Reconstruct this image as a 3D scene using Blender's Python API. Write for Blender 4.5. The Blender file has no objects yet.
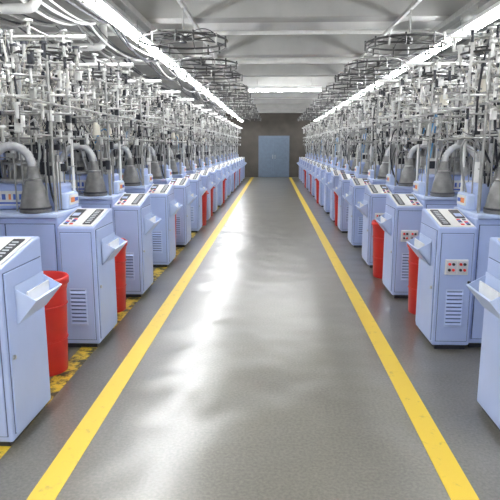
import bpy, bmesh, math, random
from mathutils import Vector, Matrix
S = bpy.context.scene
COL = S.collection
S.view_settings.view_transform = 'Standard'
S.view_settings.look = 'None'
S.view_settings.exposure = 0.0

# ------------------------------------------------------------------ materials
def new_mat(name):
    m = bpy.data.materials.new(name); m.use_nodes = True
    nt = m.node_tree
    return m, nt, nt.nodes['Principled BSDF']

def mat(name, col, rough=0.5, metal=0.0, var=0.06, scale=8.0, bump=0.0, emit=None, alpha=1.0, spec=0.5):
    m, nt, b = new_mat(name)
    N, L = nt.nodes, nt.links
    tc = N.new('ShaderNodeTexCoord')
    nz = N.new('ShaderNodeTexNoise'); nz.inputs['Scale'].default_value = scale; nz.inputs['Detail'].default_value = 4
    L.new(tc.outputs['Object'], nz.inputs['Vector'])
    r = N.new('ShaderNodeValToRGB')
    r.color_ramp.elements[0].position = 0.3; r.color_ramp.elements[1].position = 0.7
    r.color_ramp.elements[0].color = tuple(max(0, c*(1-var)) for c in col)+(1,)
    r.color_ramp.elements[1].color = tuple(min(1, c*(1+var)) for c in col)+(1,)
    L.new(nz.outputs['Fac'], r.inputs['Fac']); L.new(r.outputs['Color'], b.inputs['Base Color'])
    b.inputs['Roughness'].default_value = rough
    b.inputs['Metallic'].default_value = metal
    b.inputs['Specular IOR Level'].default_value = spec
    if bump:
        bp = N.new('ShaderNodeBump'); bp.inputs['Strength'].default_value = bump
        L.new(nz.outputs['Fac'], bp.inputs['Height']); L.new(bp.outputs['Normal'], b.inputs['Normal'])
    if emit:
        b.inputs['Emission Color'].default_value = (*emit[0], 1); b.inputs['Emission Strength'].default_value = emit[1]
    return m

BLUE   = mat('periwinkle_paint', (0.42,0.515,0.80), 0.36, var=0.04, scale=3)
BLUE2  = mat('periwinkle_paint_light', (0.54,0.64,0.88), 0.4, var=0.04, scale=3)
DARK   = mat('black_plastic', (0.025,0.027,0.035), 0.45)
PANEL  = mat('panel_grey', (0.66,0.68,0.72), 0.35)
WHITE  = mat('white_enamel', (0.80,0.80,0.78), 0.4)
STEEL  = mat('brushed_steel', (0.50,0.50,0.49), 0.3, metal=0.9, var=0.15, scale=20)
GSTEEL = mat('galvanised_rod', (0.38,0.38,0.365), 0.35, metal=0.5, var=0.15, scale=20)
SMOKE  = mat('smoky_plastic', (0.17,0.17,0.17), 0.3, var=0.25, scale=14)
HOSE   = mat('grey_hose', (0.56,0.57,0.58), 0.4, var=0.12, scale=30)
RED    = mat('red_plastic', (0.50,0.018,0.014), 0.4, var=0.10)
REDB   = mat('red_button', (0.85,0.05,0.03), 0.3)
ORANGE = mat('orange_print', (0.85,0.28,0.08), 0.5)
NAVY   = mat('navy_print', (0.08,0.15,0.5), 0.5)
SEAM   = mat('panel_gap_shadow_paint', (0.10,0.13,0.25), 0.6)
YARN   = mat('yarn_cream', (0.80,0.76,0.66), 0.9)
YARN2  = mat('yarn_charcoal', (0.08,0.08,0.09), 0.9)
YARN3  = mat('yarn_blue', (0.12,0.35,0.65), 0.9)
BLACKM = mat('black_iron', (0.06,0.06,0.06), 0.4, metal=0.4)

# ------------------------------------------------------------------ mesh builder
class MB:
    def __init__(s, sx=1): s.v=[]; s.f=[]; s.m=[]; s.sm=[]; s.mats=[]; s.sx=sx
    def mi(s, m):
        if m not in s.mats: s.mats.append(m)
        return s.mats.index(m)
    def add(s, vs, fs, m, smooth=False):
        o=len(s.v); k=s.mi(m)
        s.v += [(v[0]*s.sx, v[1], v[2]) for v in vs]
        for f in fs:
            s.f.append(tuple(i+o for i in f)); s.m.append(k); s.sm.append(smooth)
    def addbm(s, bm, m, smooth=False):
        bm.verts.index_update()
        s.add([v.co.copy() for v in bm.verts], [[v.index for v in f.verts] for f in bm.faces], m, smooth); bm.free()
    def box(s, x0,x1,y0,y1,z0,z1,m,bev=0.0):
        prof=[(y0,z0),(y1,z0),(y1,z1),(y0,z1)]
        s.prism(prof,x0,x1,m,bev)
    def prism(s, prof, x0, x1, m, bev=0.0, seg=2):
        n=len(prof); bm=bmesh.new()
        a=[bm.verts.new((x0,p[0],p[1])) for p in prof]; b=[bm.verts.new((x1,p[0],p[1])) for p in prof]
        bm.faces.new(a); bm.faces.new(b[::-1])
        for i in range(n): bm.faces.new((a[i],b[i],b[(i+1)%n],a[(i+1)%n]))
        if bev: bmesh.ops.bevel(bm, geom=bm.edges[:], offset=bev, segments=seg, affect='EDGES', profile=0.5)
        s.addbm(bm,m)
    def prismy(s, prof, y0, y1, m):
        n=len(prof)
        vs=[(p[0],y0,p[1]) for p in prof]+[(p[0],y1,p[1]) for p in prof]
        fs=[list(range(n)), list(range(2*n-1,n-1,-1))]+[[i,i+n,(i+1)%n+n,(i+1)%n] for i in range(n)]
        s.add(vs,fs,m)
    def cyl(s,p0,p1,r0,m,r1=None,seg=10,caps=True):
        if r1 is None: r1=r0
        s.tube([p0,p1],[r0,r1],m,seg,caps)
    def tube(s,pts,rs,m,seg=8,caps=True):
        pts=[Vector(p) for p in pts]; n=len(pts)
        if not isinstance(rs,(list,tuple)): rs=[rs]*n
        t=(pts[1]-pts[0]).normalized()
        up=Vector((0,0,1)) if abs(t.z)<0.9 else Vector((1,0,0))
        a=t.cross(up).normalized()
        vs=[]
        for i,p in enumerate(pts):
            if i==0: t=pts[1]-pts[0]
            elif i==n-1: t=pts[-1]-pts[-2]
            else: t=pts[i+1]-pts[i-1]
            if t.length<1e-9: t=Vector((0,0,1))
            t.normalize()
            a=(a-t*a.dot(t)).normalized(); b=t.cross(a)
            for k in range(seg):
                an=2*math.pi*k/seg
                vs.append(p+(a*math.cos(an)+b*math.sin(an))*rs[i])
        fs=[[i*seg+k,i*seg+(k+1)%seg,(i+1)*seg+(k+1)%seg,(i+1)*seg+k] for i in range(n-1) for k in range(seg)]
        s.add(vs,fs,m,seg>5)
        if caps: s.add(vs[:seg]+vs[-seg:],[list(range(seg))[::-1],list(range(seg,2*seg))],m)
    def lathe(s,c,prof,m,seg=20):
        vs=[]
        for r,z in prof:
            for k in range(seg):
                an=2*math.pi*k/seg; vs.append((c[0]+r*math.cos(an),c[1]+r*math.sin(an),c[2]+z))
        n=len(prof)
        fs=[[i*seg+k,i*seg+(k+1)%seg,(i+1)*seg+(k+1)%seg,(i+1)*seg+k] for i in range(n-1) for k in range(seg)]
        s.add(vs,fs,m,True)
    def torus(s,c,R,r,m,seg=40,ms=6):
        vs=[]
        for i in range(seg):
            A=2*math.pi*i/seg
            for k in range(ms):
                B=2*math.pi*k/ms; q=R+r*math.cos(B)
                vs.append((c[0]+q*math.cos(A),c[1]+q*math.sin(A),c[2]+r*math.sin(B)))
        fs=[[i*ms+k,i*ms+(k+1)%ms,((i+1)%seg)*ms+(k+1)%ms,((i+1)%seg)*ms+k] for i in range(seg) for k in range(ms)]
        s.add(vs,fs,m,True)
    def mesh(s,name,recalc=True):
        me=bpy.data.meshes.new(name); me.from_pydata(s.v,[],s.f)
        for m in s.mats: me.materials.append(m)
        me.polygons.foreach_set('material_index',s.m); me.polygons.foreach_set('use_smooth',s.sm)
        if recalc:
            bm=bmesh.new(); bm.from_mesh(me); bmesh.ops.recalc_face_normals(bm,faces=bm.faces); bm.to_mesh(me); bm.free()
        me.update(); return me
def obj(name,me,loc=(0,0,0),rot=0):
    o=bpy.data.objects.new(name,me); o.location=loc; o.rotation_euler=(0,0,rot); COL.objects.link(o); return o
def bez(P,n):
    out=[]
    for i in range(n+1):
        t=i/n; q=[Vector(p) for p in P]
        while len(q)>1: q=[q[j].lerp(q[j+1],t) for j in range(len(q)-1)]
        out.append(q[0])
    return out

# ------------------------------------------------------------------ knitting machine
def machine_mesh(sx, seed):
    R=random.Random(seed); b=MB(sx)
    sl=lambda v: 0.985+0.2*v
    # --- control cabinet at the aisle
    b.box(0.03,0.27,0.03,0.50,0.0,0.06,DARK)
    b.prism([(0,0.04),(0.53,0.04),(0.53,1.075),(0.45,1.075),(0,0.985)],0.0,0.29,BLUE,0.012)
    def slab(u0,u1,v0,v1,h,m,base=0.0):
        b.prism([(v0,sl(v0)+base-0.004),(v1,sl(v1)+base-0.004),(v1,sl(v1)+base+h),(v0,sl(v0)+base+h)],u0,u1,m)
    slab(0.015,0.275,0.015,0.44,0.008,WHITE)
    slab(0.035,0.10,0.04,0.40,0.006,DARK,0.008)
    slab(0.185,0.26,0.20,0.40,0.006,DARK,0.008)
    slab(0.195,0.25,0.23,0.30,0.003,BLUE2,0.014)
    for i in range(5):
        for j in range(2):
            slab(0.18+j*0.045,0.205+j*0.045,0.04+i*0.028,0.058+i*0.028,0.006,[REDB,PANEL,DARK,NAVY][(i+j*2)%4],0.008)
    for i in range(8): slab(0.05,0.085,0.06+i*0.04,0.07+i*0.04,0.003,PANEL,0.014)
    # door on camera-facing face: gap + raised panel
    b.box(0.022,0.268,-0.004,0.004,0.075,0.945,SEAM)
    b.box(0.026,0.264,-0.010,0.0,0.08,0.94,BLUE,0.003)
    b.box(0.08,0.215,-0.013,0.0,0.20,0.50,BLUE2)
    for i in range(9):
        z=0.215+i*0.031
        b.prism([(-0.024,z-0.004),(-0.011,z+0.018),(-0.011,z+0.0215),(-0.026,z)],0.085,0.21,BLUE)
        b.box(0.09,0.205,-0.0145,-0.012,z+0.013,z+0.025,SEAM)
    if sx>0:
        b.box(0.06,0.235,-0.018,0.0,0.62,0.74,WHITE,0.003)
        b.box(0.07,0.145,-0.022,0.0,0.63,0.73,PANEL); b.box(0.155,0.228,-0.022,0.0,0.63,0.73,PANEL)
        for z in (0.66,0.705):
            for u in (0.085,0.115,0.17,0.20): b.cyl((u+0.005,-0.034,z),(u+0.005,-0.018,z),0.011,REDB if (u in(0.085,0.17))==(z>0.7) else DARK,seg=10)
    b.cyl((0.25,-0.022,0.56),(0.25,0,0.56),0.012,DARK)
    # aisle face door
    b.box(-0.003,0.004,0.030,0.50,0.075,0.96,SEAM)
    b.box(-0.010,0.004,0.035,0.495,0.08,0.955,BLUE,0.003)
    b.cyl((-0.022,0.06,0.5),(0,0.06,0.5),0.012,STEEL)
    # document tray hanging on aisle face
    b.prismy([(-0.008,0.66),(-0.018,0.66),(-0.125,0.79),(-0.115,0.795)],0.13,0.50,BLUE2)
    for v in (0.13,0.495):
        b.prismy([(0.0,0.66),(-0.015,0.66),(-0.12,0.79),(0.0,0.86)],v,v+0.006,BLUE2)
    b.box(-0.015,0.0,0.13,0.50,0.66,0.87,BLUE2)
    b.box(-0.07,-0.06,0.16,0.44,0.73,0.83,WHITE)
    # --- main body
    b.box(0.32,1.13,0.08,0.58,0.0,0.06,DARK)
    b.box(0.292,1.18,0.04,0.60,0.045,1.05,BLUE,0.012)
    b.box(0.315,1.155,0.034,0.045,0.085,1.005,SEAM)
    b.box(0.32,0.705,0.028,0.045,0.09,1.0,BLUE,0.004)
    b.box(0.715,1.15,0.028,0.045,0.09,1.0,BLUE,0.004)
    b.box(0.66,0.68,0.010,0.035,0.50,0.62,DARK,0.003)
    b.box(0.75,0.77,0.010,0.035,0.50,0.62,DARK,0.003)
    for i in range(7):
        z=0.25+i*0.035
        b.prism([(0.013,z-0.004),(0.028,z+0.02),(0.028,z+0.024),(0.011,z)],0.80,1.05,BLUE2)
    b.box(0.29,1.21,0.02,0.60,1.05,1.085,BLUE2,0.01)
    # upper drive housing with label
    b.box(0.36,1.02,0.27,0.60,1.085,1.30,BLUE,0.03)
    b.box(0.30,0.40,0.30,0.56,1.085,1.22,BLUE2,0.015)
    b.box(0.60,0.90,0.262,0.275,1.12,1.24,WHITE,0.004)
    for i,(c,w) in enumerate([(ORANGE,0.03),(NAVY,0.02),(NAVY,0.025),(ORANGE,0.018),(NAVY,0.03),(NAVY,0.02)]):
        b.box(0.62+i*0.045,0.62+i*0.045+w,0.258,0.264,1.17,1.215,c)
    b.box(0.63,0.86,0.258,0.264,1.135,1.15,NAVY)
    b.box(0.292,0.302,0.33,0.53,1.12,1.20,WHITE); b.box(0.289,0.294,0.35,0.43,1.14,1.18,ORANGE); b.box(0.289,0.294,0.44,0.51,1.145,1.175,NAVY)
    # suction cone
    c=(0.50,0.13,1.085)
    b.lathe(c,[(0.0,0.0),(0.118,0.0),(0.123,0.012),(0.12,0.03),(0.112,0.06),(0.10,0.13),(0.08,0.20),(0.057,0.26),(0.044,0.30),(0.042,0.36),(0.0,0.36)],SMOKE,24)
    b.torus((0.50,0.13,1.12),0.115,0.010,DARK,28); b.torus((0.50,0.13,1.345),0.062,0.008,STEEL,20)
    h=bez([(0.5,0.13,1.42),(0.5,0.12,1.66),(0.78,0.08,1.72),(0.92,0.08,1.42),(0.88,0.12,1.09)],60)
    b.tube(h,[0.036 if i%2 else 0.030 for i in range(61)],HOSE,10)
    h=bez([(1.05,0.5,1.08),(1.1,0.4,1.7),(0.8,0.45,1.8),(0.72,0.5,1.55)],36)
    b.tube(h,[0.026 if i%2 else 0.021 for i in range(37)],HOSE,8)
    # knitting head
    hc=(0.70,0.44)
    def L(z,prof,m,seg=28): b.lathe((hc[0],hc[1],z),prof,m,seg)
    L(1.30,[(0,0),(0.19,0),(0.20,0.015),(0.19,0.04),(0.14,0.045),(0.135,0.10),(0.10,0.105),(0.095,0.19),(0.13,0.195),(0.135,0.215),(0.12,0.23),(0.0,0.235)],STEEL)
    L(1.53,[(0.05,0),(0.06,0.12),(0.09,0.13),(0.09,0.16),(0.03,0.17),(0.025,0.35),(0.0,0.35)],WHITE,16)
    b.torus((hc[0],hc[1],1.46),0.17,0.012,STEEL); b.torus((hc[0],hc[1],1.62),0.15,0.009,GSTEEL)
    for i in range(10):
        a=i*math.pi/5; ca,sa=math.cos(a),math.sin(a)
        b.cyl((hc[0]+0.17*ca,hc[1]+0.17*sa,1.32),(hc[0]+0.17*ca,hc[1]+0.17*sa,1.50),0.008,GSTEEL,seg=6)
        b.box(hc[0]+0.17*ca-0.018,hc[0]+0.17*ca+0.018,hc[1]+0.17*sa-0.018,hc[1]+0.17*sa+0.018,1.49,1.545,[STEEL,DARK,WHITE,STEEL,BLUE][i%5])
        b.cyl((hc[0]+0.15*ca,hc[1]+0.15*sa,1.62),(hc[0]+0.06*ca,hc[1]+0.06*sa,1.54),0.006,DARK if i%2 else STEEL,seg=6)
    b.box(0.40,0.50,0.36,0.50,1.30,1.47,WHITE,0.01); b.box(0.92,1.02,0.34,0.52,1.30,1.56,BLUE,0.01)
    b.box(0.41,0.49,0.352,0.36,1.36,1.44,DARK)
    b.cyl((0.45,0.43,1.47),(0.45,0.43,1.62),0.03,STEEL,seg=12)
    for i in range(34):
        u=R.uniform(0.32,1.1); v=R.uniform(0.12,0.58); z=R.uniform(1.32,1.74)
        w=R.uniform(0.012,0.03); hh=R.uniform(0.03,0.09)
        b.cyl((u,v,1.09),(u,v,z),0.006,GSTEEL,seg=6)
        b.box(u-w,u+w,v-w,v+w,z-0.01,z+hh,R.choice([WHITE,STEEL,DARK,DARK,STEEL,GSTEEL]),0.004)
        if R.random()<0.6:
            b.cyl((u,v,z+hh*0.5),(u+R.uniform(-0.2,0.2),v+R.uniform(-0.15,0.15),z+R.uniform(0,0.12)),0.005,GSTEEL,seg=6)
    for k in range(14):
        u=R.uniform(0.35,1.1); v=R.uniform(0.2,0.58)
        pts=bez([(u,v,1.1),(u+R.uniform(-.3,.3),v,1.5),(u+R.uniform(-.3,.3),v-0.2,1.9+0.7*R.random()),(u+R.uniform(-.2,.2),v,1.4)],12)
        b.tube(pts,0.009,[DARK,WHITE,DARK,YARN3,DARK,GSTEEL,HOSE,HOSE,DARK,DARK,DARK,HOSE,DARK,DARK][k],5)
    # creel posts and rails
    posts=[(0.34,0.57),(1.12,0.57),(0.34,0.14),(1.12,0.14)]
    for (u,v) in posts: b.cyl((u,v,1.08),(u,v,2.40),0.013,GSTEEL if v<0.2 else WHITE,seg=8)
    for z in (1.66,1.84,1.98,2.22,2.40):
        for v in (0.14,0.57): b.cyl((0.16,v,z),(1.28,v,z),0.009,WHITE if z==1.98 else GSTEEL,seg=6)
        for u in (0.34,0.73,1.12): b.cyl((u,-0.20,z+0.02),(u,0.95,z+0.02),0.009,GSTEEL,seg=6)
    b.cyl((0.10,0.36,2.44),(1.30,0.36,2.44),0.02,WHITE,seg=10)
    b.cyl((0.34,-0.45,1.92),(0.34,1.05,1.92),0.010,GSTEEL,seg=8)
    b.torus((0.73,0.36,2.12),0.40,0.012,GSTEEL,36); b.torus((0.73,0.36,1.86),0.30,0.010,GSTEEL,32)
    b.torus((0.42,0.34,2.30),0.24,0.009,BLACKM,28); b.torus((0.42,0.34,2.34),0.16,0.007,BLACKM,28)
    for i in range(4):
        a=i*math.pi/2+0.6; b.cyl((0.73,0.36,2.12),(0.73+0.4*math.cos(a),0.36+0.4*math.sin(a),2.12),0.007,GSTEEL,seg=6)
        b.cyl((0.42,0.34,2.32),(0.42+0.24*math.cos(a),0.34+0.24*math.sin(a),2.30),0.006,BLACKM,seg=6)
    b.cyl((0.73,0.36,1.86),(0.73,0.36,2.42),0.014,STEEL,seg=8)
    b.cyl((0.42,0.34,2.28),(0.42,0.34,2.42),0.010,STEEL,seg=8)
    for Rr,zz,n in ((0.40,2.12,16),(0.30,1.86,12),(0.24,2.30,10)):
        cx,cy=(0.73,0.36) if Rr>0.25 else (0.42,0.34)
        for i in range(n):
            a=i*2*math.pi/n; x=cx+Rr*math.cos(a); y=cy+Rr*math.sin(a)
            b.cyl((x,y,zz-0.055),(x,y,zz+0.055),0.016,R.choice([WHITE,STEEL,STEEL,DARK,GSTEEL]),seg=8)
            b.cyl((x,y,zz+0.05),(x,y,zz+0.07),0.028,R.choice([WHITE,STEEL,DARK]),seg=10)
            b.cyl((x,y,zz-0.05),(hc[0]+0.1*math.cos(a),hc[1]+0.1*math.sin(a),1.55),0.0016,YARN,seg=4,caps=False)
    for z in (1.66,1.84,1.98,2.22,2.40):
        for u in (0.34,0.73,1.12):
            for k in range(7):
                v=-0.17+k*0.17+R.uniform(-0.03,0.03)
                t=R.random()
                if t<0.45:
                    b.cyl((u,v,z-0.03),(u,v,z+0.06),0.013,R.choice([WHITE,GSTEEL,DARK]),seg=8); b.cyl((u,v,z+0.055),(u,v,z+0.068),0.032,R.choice([WHITE,STEEL,GSTEEL,DARK]),seg=12)
                elif t<0.65:
                    b.box(u-0.02,u+0.02,v-0.02,v+0.02,z-0.05,z+0.03,R.choice([WHITE,DARK,STEEL,DARK]),0.003)
                elif t<0.85:
                    b.cyl((u,v,z),(u-0.12,v,z+0.06),0.004,GSTEEL,seg=5); b.torus((u-0.13,v,z+0.06),0.015,0.004,STEEL,12,4)
        for v in (0.14,0.57):
            for k in range(6):
                u=0.2+k*0.2
                if R.random()<0.65:
                    b.cyl((u,v,z-0.04),(u,v,z+0.04),0.012,R.choice([WHITE,DARK,GSTEEL]),seg=8); b.cyl((u,v,z+0.04),(u,v,z+0.05),0.028,STEEL,seg=10)
    for k in range(3):
        u=R.choice([0.46,0.9,1.2]); v=0.14 if k%2 else 0.57; z=R.choice([1.70,2.0])
        b.cyl((u,v,z),(u,v,z+0.19),0.006,STEEL,seg=6)
        b.cyl((u,v,z+0.01),(u,v,z+0.14),0.045,R.choice([YARN,YARN,YARN2,WHITE]),r1=0.028,seg=14)
    for k in range(9):
        b.cyl((R.uniform(0.2,1.2),R.uniform(-0.15,0.9),2.4),(R.uniform(0.4,1.0),R.uniform(0.2,0.6),1.75),0.002,YARN,seg=4,caps=False)
    for k in range(4):
        u=R.uniform(0.4,1.1); 
        pts=bez([(u,0.5,2.42),(u+0.1,0.3,2.66),(u-0.2,0.1,2.35),(u-0.1,0.25,1.7)],14)
        b.tube(pts,0.009,[DARK,WHITE,DARK,GSTEEL][k],6)
    for k,(v,r,m) in enumerate([(0.35,0.016,HOSE),(0.55,0.012,DARK),(0.15,0.012,DARK)]):
        pts=bez([(1.375,v,2.62),(1.15-0.1*k,v,2.30),(0.80,v+0.1,2.75+0.05*k),(0.55+0.1*k,v,2.5),(0.73,0.44,1.85)],22)
        b.tube(pts,r,m,8)
    return b.mesh('knitting_machine_mesh_%s_%d'%('r' if sx>0 else 'l',seed))
XL,XR=-1.375,1.275
PITCH=1.52; NM=17; YL0=2.70; YR0=2.78
ML=[machine_mesh(-1,s) for s in (1,2,3)]; MR=[machine_mesh(1,s) for s in (4,5,6)]
for i in range(NM):
    obj('sock_knitting_machine',ML[i%3],(XL,YL0+PITCH*i,0))
    obj('sock_knitting_machine',MR[i%3],(XR,YR0+PITCH*i,0))
    obj('sock_knitting_machine',MR[(i+1)%3],(XL-2.9,YL0+PITCH*i,0))
    obj('sock_knitting_machine',ML[(i+1)%3],(XR+2.9,YR0+PITCH*i,0))

# ------------------------------------------------------------------ bins
def bin_mesh():
    b=MB(); 
    b.lathe((0,0,0),[(0,0.0),(0.14,0.0),(0.145,0.01),(0.167,0.60),(0.173,0.62),(0.173,0.64),(0.187,0.65),(0.187,0.69),(0.177,0.70),(0.167,0.69),(0.16,0.60),(0.135,0.03),(0,0.03)],RED,32)
    b.torus((0,0,0.50),0.165,0.006,RED,32); b.torus((0,0,0.25),0.155,0.005,RED,32)
    for sx in(-1,1): b.box(sx*0.198-0.015,sx*0.198+0.015,-0.05,0.05,0.645,0.67,RED,0.004)
    return b.mesh('bin_mesh')
BM=bin_mesh()
for i,dx in ((0,0.25),(1,0.22),(3,0.24),(5,0.13),(6,0.16),(8,0.14),(11,0.16),(13,0.15)):
    obj('red_waste_bin',BM,(XL-dx,YL0+PITCH*i+1.08,0),0.3*i+1.2)
for i,dx in ((1,0.21),(2,0.13),(4,0.25),(5,0.15),(8,0.12),(10,0.15),(12,0.12)):
    obj('red_waste_bin',BM,(XR+dx,YR0+PITCH*i+1.05,0),0.2*i+1.2)

# ------------------------------------------------------------------ room shell
ROOM_X=6.2; Y0=-6; Y1=29.5; H=3.45
def floor_mat():
    m,nt,b=new_mat('polished_concrete'); N,L=nt.nodes,nt.links
    tc=N.new('ShaderNodeTexCoord')
    def noise(sc,det,ro,vec=None):
        n=N.new('ShaderNodeTexNoise'); n.inputs['Scale'].default_value=sc; n.inputs['Detail'].default_value=det; n.inputs['Roughness'].default_value=ro
        L.new(vec or tc.outputs['Object'],n.inputs['Vector']); return n
    def ramp(n,p0,c0,p1,c1):
        r=N.new('ShaderNodeValToRGB'); e=r.color_ramp.elements
        e[0].position=p0; e[0].color=(*c0,1); e[1].position=p1; e[1].color=(*c1,1)
        L.new(n.outputs['Fac'],r.inputs['Fac']); return r
    n1=noise(1.2,1,0.4); n2=noise(60,3,0.6); n3=noise(2.4,1,0.4)
    r=ramp(n1,0.2,(0.128,0.119,0.098),0.8,(0.180,0.168,0.140))
    r2=ramp(n2,0.35,(0.76,0.76,0.76),0.75,(1.35,1.35,1.35))
    mx=N.new('ShaderNodeMixRGB'); mx.blend_type='MULTIPLY'; mx.inputs['Fac'].default_value=1.0
    L.new(r.outputs['Color'],mx.inputs['Color1']); L.new(r2.outputs['Color'],mx.inputs['Color2'])
    L.new(mx.outputs['Color'],b.inputs['Base Color'])
    b.inputs['Roughness'].default_value=0.31
    bp=N.new('ShaderNodeBump'); bp.inputs['Strength'].default_value=0.45; bp.inputs['Distance'].default_value=0.04
    L.new(n3.outputs['Fac'],bp.inputs['Height']); L.new(bp.outputs['Normal'],b.inputs['Normal'])
    L.new(bp.outputs['Normal'],b.inputs['Coat Normal'])
    b.inputs['Specular IOR Level'].default_value=1.0
    b.inputs['Coat Weight'].default_value=0.35; b.inputs['Coat Roughness'].default_value=0.24
    return m
CEIL=mat('painted_concrete_ceiling',(0.62,0.62,0.60),0.8,var=0.10,scale=1.5)
BEAM=mat('painted_beam',(0.38,0.38,0.365),0.8,var=0.12,scale=2)
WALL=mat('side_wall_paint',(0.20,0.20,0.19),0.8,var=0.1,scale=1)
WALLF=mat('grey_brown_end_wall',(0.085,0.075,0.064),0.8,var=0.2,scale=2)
DOOR=mat('grey_blue_door',(0.15,0.20,0.275),0.5,var=0.06)
def simple(name,x0,x1,y0,y1,z0,z1,m,bev=0):
    b=MB(); b.box(x0,x1,y0,y1,z0,z1,m,bev); return obj(name,b.mesh(name+'_mesh'))
simple('floor',-ROOM_X,ROOM_X,Y0,Y1,-0.1,0,floor_mat())
simple('ceiling',-ROOM_X,ROOM_X,Y0,Y1,H,H+0.15,CEIL)
simple('wall_left',-ROOM_X-0.15,-ROOM_X,Y0,Y1,-0.1,H+0.15,WALL)
simple('wall_right',ROOM_X,ROOM_X+0.15,Y0,Y1,-0.1,H+0.15,WALL)
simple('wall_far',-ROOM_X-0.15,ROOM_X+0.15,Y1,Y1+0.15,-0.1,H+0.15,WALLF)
BZ=H-0.36
y=-4.0
while y<29:
    simple('ceiling_beam',-ROOM_X,ROOM_X,y,y+0.28,BZ,H,BEAM,0.01); y+=2.75
b=MB(); YD=Y1-0.005
b.box(-0.75,0.85,YD-0.05,YD,0,2.12,DOOR); 
for x in (-0.68,0.07): b.box(x,x+0.71,YD-0.07,YD-0.04,0.02,2.05,DOOR,0.01)
for x in (-0.02,0.10): b.box(x,x+0.02,YD-0.12,YD-0.06,0.95,1.15,STEEL)
for x in (-0.6,0.15): b.box(x,x+0.55,YD-0.08,YD-0.065,0.15,0.9,DOOR,0.01); b.box(x,x+0.55,YD-0.08,YD-0.065,1.05,1.95,DOOR,0.01)
obj('door_1',b.mesh('door_mesh'))

# ------------------------------------------------------------------ floor lines
def line_mat(name,wear,dark):
    m,nt,b=new_mat(name); N,L=nt.nodes,nt.links
    tc=N.new('ShaderNodeTexCoord'); n=N.new('ShaderNodeTexNoise'); n.inputs['Scale'].default_value=9; n.inputs['Detail'].default_value=8; n.inputs['Roughness'].default_value=0.7
    L.new(tc.outputs['Object'],n.inputs['Vector'])
    r=N.new('ShaderNodeValToRGB'); e=r.color_ramp.elements
    e[0].position=wear-0.06; e[0].color=(*dark,1); e[1].position=wear+0.06; e[1].color=(0.78,0.55,0.055,1)
    L.new(n.outputs['Fac'],r.inputs['Fac']); L.new(r.outputs['Color'],b.inputs['Base Color']); b.inputs['Roughness'].default_value=0.45
    return m
YL=line_mat('yellow_line_paint',0.36,(0.42,0.31,0.08)); YW=line_mat('worn_yellow_paint',0.49,(0.05,0.045,0.03))
def strip(name,x,w,y0,y1,m):
    simple(name,x-w/2,x+w/2,y0,y1,-0.002,0.003,m)
strip('yellow_floor_line',-1.055,0.13,Y0+0.2,29.3,YL)
strip('yellow_floor_line',0.895,0.13,Y0+0.2,29.3,YL)
strip('worn_floor_line',-1.47,0.13,1.0,29.0,YW)

# ------------------------------------------------------------------ fluorescent lamps
TUBE=mat('fluorescent_tube',(0.9,0.9,0.9),0.4,emit=((0.97,0.985,1.0),68.0))
TRAY=mat('lamp_tray_white',(0.86,0.86,0.86),0.4)
def lamp_mesh(length,drop):
    b=MB()
    b.prismy([(-0.02,0.10),(0.02,0.10),(0.03,0.06),(0.065,0.035),(0.065,0.028),(-0.065,0.028),(-0.065,0.035),(-0.03,0.06)],0,length,TRAY)
    for x in(-0.045,0.045):
        b.cyl((x,0.03,0),(x,length-0.03,0),0.016,TUBE,seg=10)
        for y in(0.0,length-0.035): b.box(x-0.02,x+0.02,y,y+0.03,-0.02,0.03,WHITE)
    for y in (0.25,length-0.25): b.cyl((0,y,0.09),(0,y,drop),0.006,GSTEEL,seg=6)
    return b.mesh('lamp_mesh')
LZ=2.82; LM=lamp_mesh(1.45,BZ-0.072-LZ)
LXL,LXR=-1.57,2.10
for X in (LXL,LXR,-4.7,4.9):
    y=-5.5
    while y<28.0:
        obj('fluorescent_lamp',LM,(X,y,LZ)); y+=1.5 if abs(X)<3 else 3.0
LM2=lamp_mesh(1.85,H-2.96)
obj('fluorescent_lamp',LM2,(1.2,14.5,2.96),math.pi/2)

def pipe(name,pts,r,m,seg=12):
    b=MB(); b.tube(pts,r,m,seg); return obj(name,b.mesh(name+'_mesh'))
for X in (LXL,LXR,-4.7,4.9):
    simple('cable_trunking',X-0.05,X+0.05,Y0+0.1,Y1-0.1,BZ-0.07,BZ-0.001,GSTEEL,0.005)
for X in (-0.97,1.48):
    simple('hanging_rail',X-0.02,X+0.02,Y0+0.1,Y1-0.1,BZ-0.04,BZ-0.001,GSTEEL,0.003)
simple('cable_tray',2.42,2.60,Y0+0.1,Y1-0.1,BZ-0.09,BZ-0.001,BLACKM,0.003)
def elbow(P,r,m,name):
    P=[Vector(p) for p in P]; out=[P[0]]
    for i in range(1,len(P)-1):
        a=P[i]+(P[i-1]-P[i]).normalized()*0.12; c=P[i]+(P[i+1]-P[i]).normalized()*0.12
        for t in range(7):
            t/=6; out.append(a.lerp(P[i],t).lerp(P[i].lerp(c,t),t))
    out.append(P[-1]); return pipe(name,out,r,m)
elbow([(-6.19,5.2,2.80),(-2.10,5.2,2.80),(-2.10,5.2,H)],0.045,WHITE,'air_pipe')
elbow([(-6.19,7.9,2.92),(-2.3,7.9,2.92),(-2.3,7.9,H)],0.05,WHITE,'air_pipe')
elbow([(-2.75,Y0+0.1,2.67),(-2.75,29.4,2.67)],0.04,GSTEEL,'air_pipe')
elbow([(2.65,Y0+0.1,2.67),(2.65,29.4,2.67)],0.04,GSTEEL,'air_pipe')
elbow([(6.19,7.4,2.85),(2.9,7.4,2.85),(2.9,7.4,H)],0.04,WHITE,'air_pipe')
for yy,rr in ((7.6,0.05),(8.8,0.03),(11.6,0.06),(17.1,0.03),(19.9,0.05)):
    elbow([(-6.15,yy,3.26),(6.15,yy,3.26)],rr,WHITE,'conduit')
R=random.Random(21)
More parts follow.
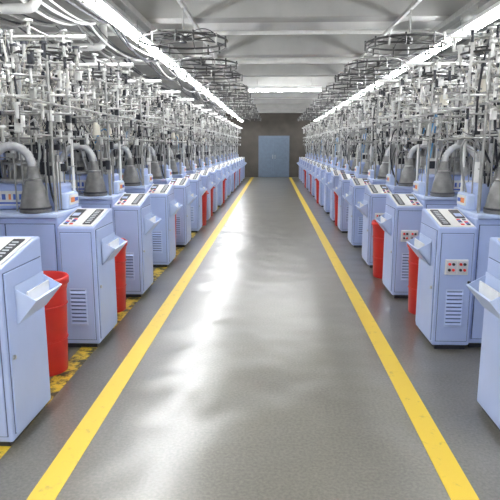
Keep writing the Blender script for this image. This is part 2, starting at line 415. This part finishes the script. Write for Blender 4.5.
for side in (-1,1):
    b=MB()
    for k in range(14):
        y=-4.0+0.14
        x=side*R.uniform(1.75,3.4) if side<0 else R.uniform(2.65,3.8)
        while y<27:
            x2=x+R.uniform(-0.15,0.15); s=R.uniform(0.06,0.26)
            if side<0: x2=min(x2,-1.72)
            else: x2=max(x2,2.63)
            b.tube(bez([(x,y,BZ-0.018),(x,y+0.7,BZ-s-0.02),(x2,y+2.05,BZ-s-0.02),(x2,y+2.75,BZ-0.018)],10),R.choice([0.008,0.012,0.016]),R.choice([DARK,DARK,DARK,GSTEEL,WHITE]),5)
            x=x2; y+=2.75
    obj('overhead_cable_bundle',b.mesh('cable_bundle_mesh'))

# ------------------------------------------------------------------ overhead yarn rings
def ring_mesh(seed):
    R=random.Random(seed); b=MB(); Q=0.47
    b.torus((0,0,0),Q,0.012,BLACKM,48); b.torus((0,0,-0.06),Q-0.02,0.007,BLACKM,48)
    b.torus((R.uniform(-.1,.1),R.uniform(-.1,.1),0.06),Q*0.7,0.008,GSTEEL,36)
    a0=R.uniform(0,3); ca,sa=math.cos(a0)*Q,math.sin(a0)*Q
    b.cyl((-ca,-sa,0),(ca,sa,0),0.009,BLACKM,seg=6)
    b.cyl((0,0,0.06),(-sa*0.8,ca*0.8,0.06),0.007,BLACKM,seg=6)
    for i in range(14):
        a=i*2*math.pi/14+R.uniform(-.1,.1); c,s=math.cos(a)*Q,math.sin(a)*Q
        b.cyl((c,s,-0.08),(c,s,0.03),0.011,GSTEEL if i%3==0 else BLACKM,seg=6)
        if R.random()<0.5: b.tube(bez([(c,s,0),(0.8*c,0.8*s,R.uniform(0.05,0.2)),(0.4*c,0.4*s,R.uniform(0,0.2)),(0,0,0.02)],8),0.005,DARK,5)
    b.cyl((0,0,0),(0,0,BZ-0.04-2.71),0.009,GSTEEL,seg=8)
    b.cyl((0,0,-0.02),(0,0,0.05),0.035,BLACKM,seg=12)
    return b.mesh('ring_mesh_%d'%seed)
RM=[ring_mesh(s) for s in (1,2,3)]
for i in range(12):
    obj('overhead_yarn_ring',RM[i%3],(-0.97,6.3+1.6*i+0.2*math.sin(i*2.3),2.71),i*0.9+0.2)
    obj('overhead_yarn_ring',RM[(i+1)%3],(1.48,6.5+1.6*i+0.2*math.sin(i*1.7),2.71),i*0.7)

# ------------------------------------------------------------------ world + camera
w=bpy.data.worlds.new('world'); S.world=w; w.use_nodes=True
bg=w.node_tree.nodes['Background']; bg.inputs['Color'].default_value=(1,0.98,0.95,1); bg.inputs['Strength'].default_value=0.7
cam=bpy.data.cameras.new('camera'); co=bpy.data.objects.new('camera',cam); COL.objects.link(co)
co.location=(0,0,1.6); cam.lens=560/500*36; cam.sensor_width=36; cam.clip_start=0.05
co.rotation_euler=(math.radians(90-10.52),0,math.radians(2.31))
S.camera=co
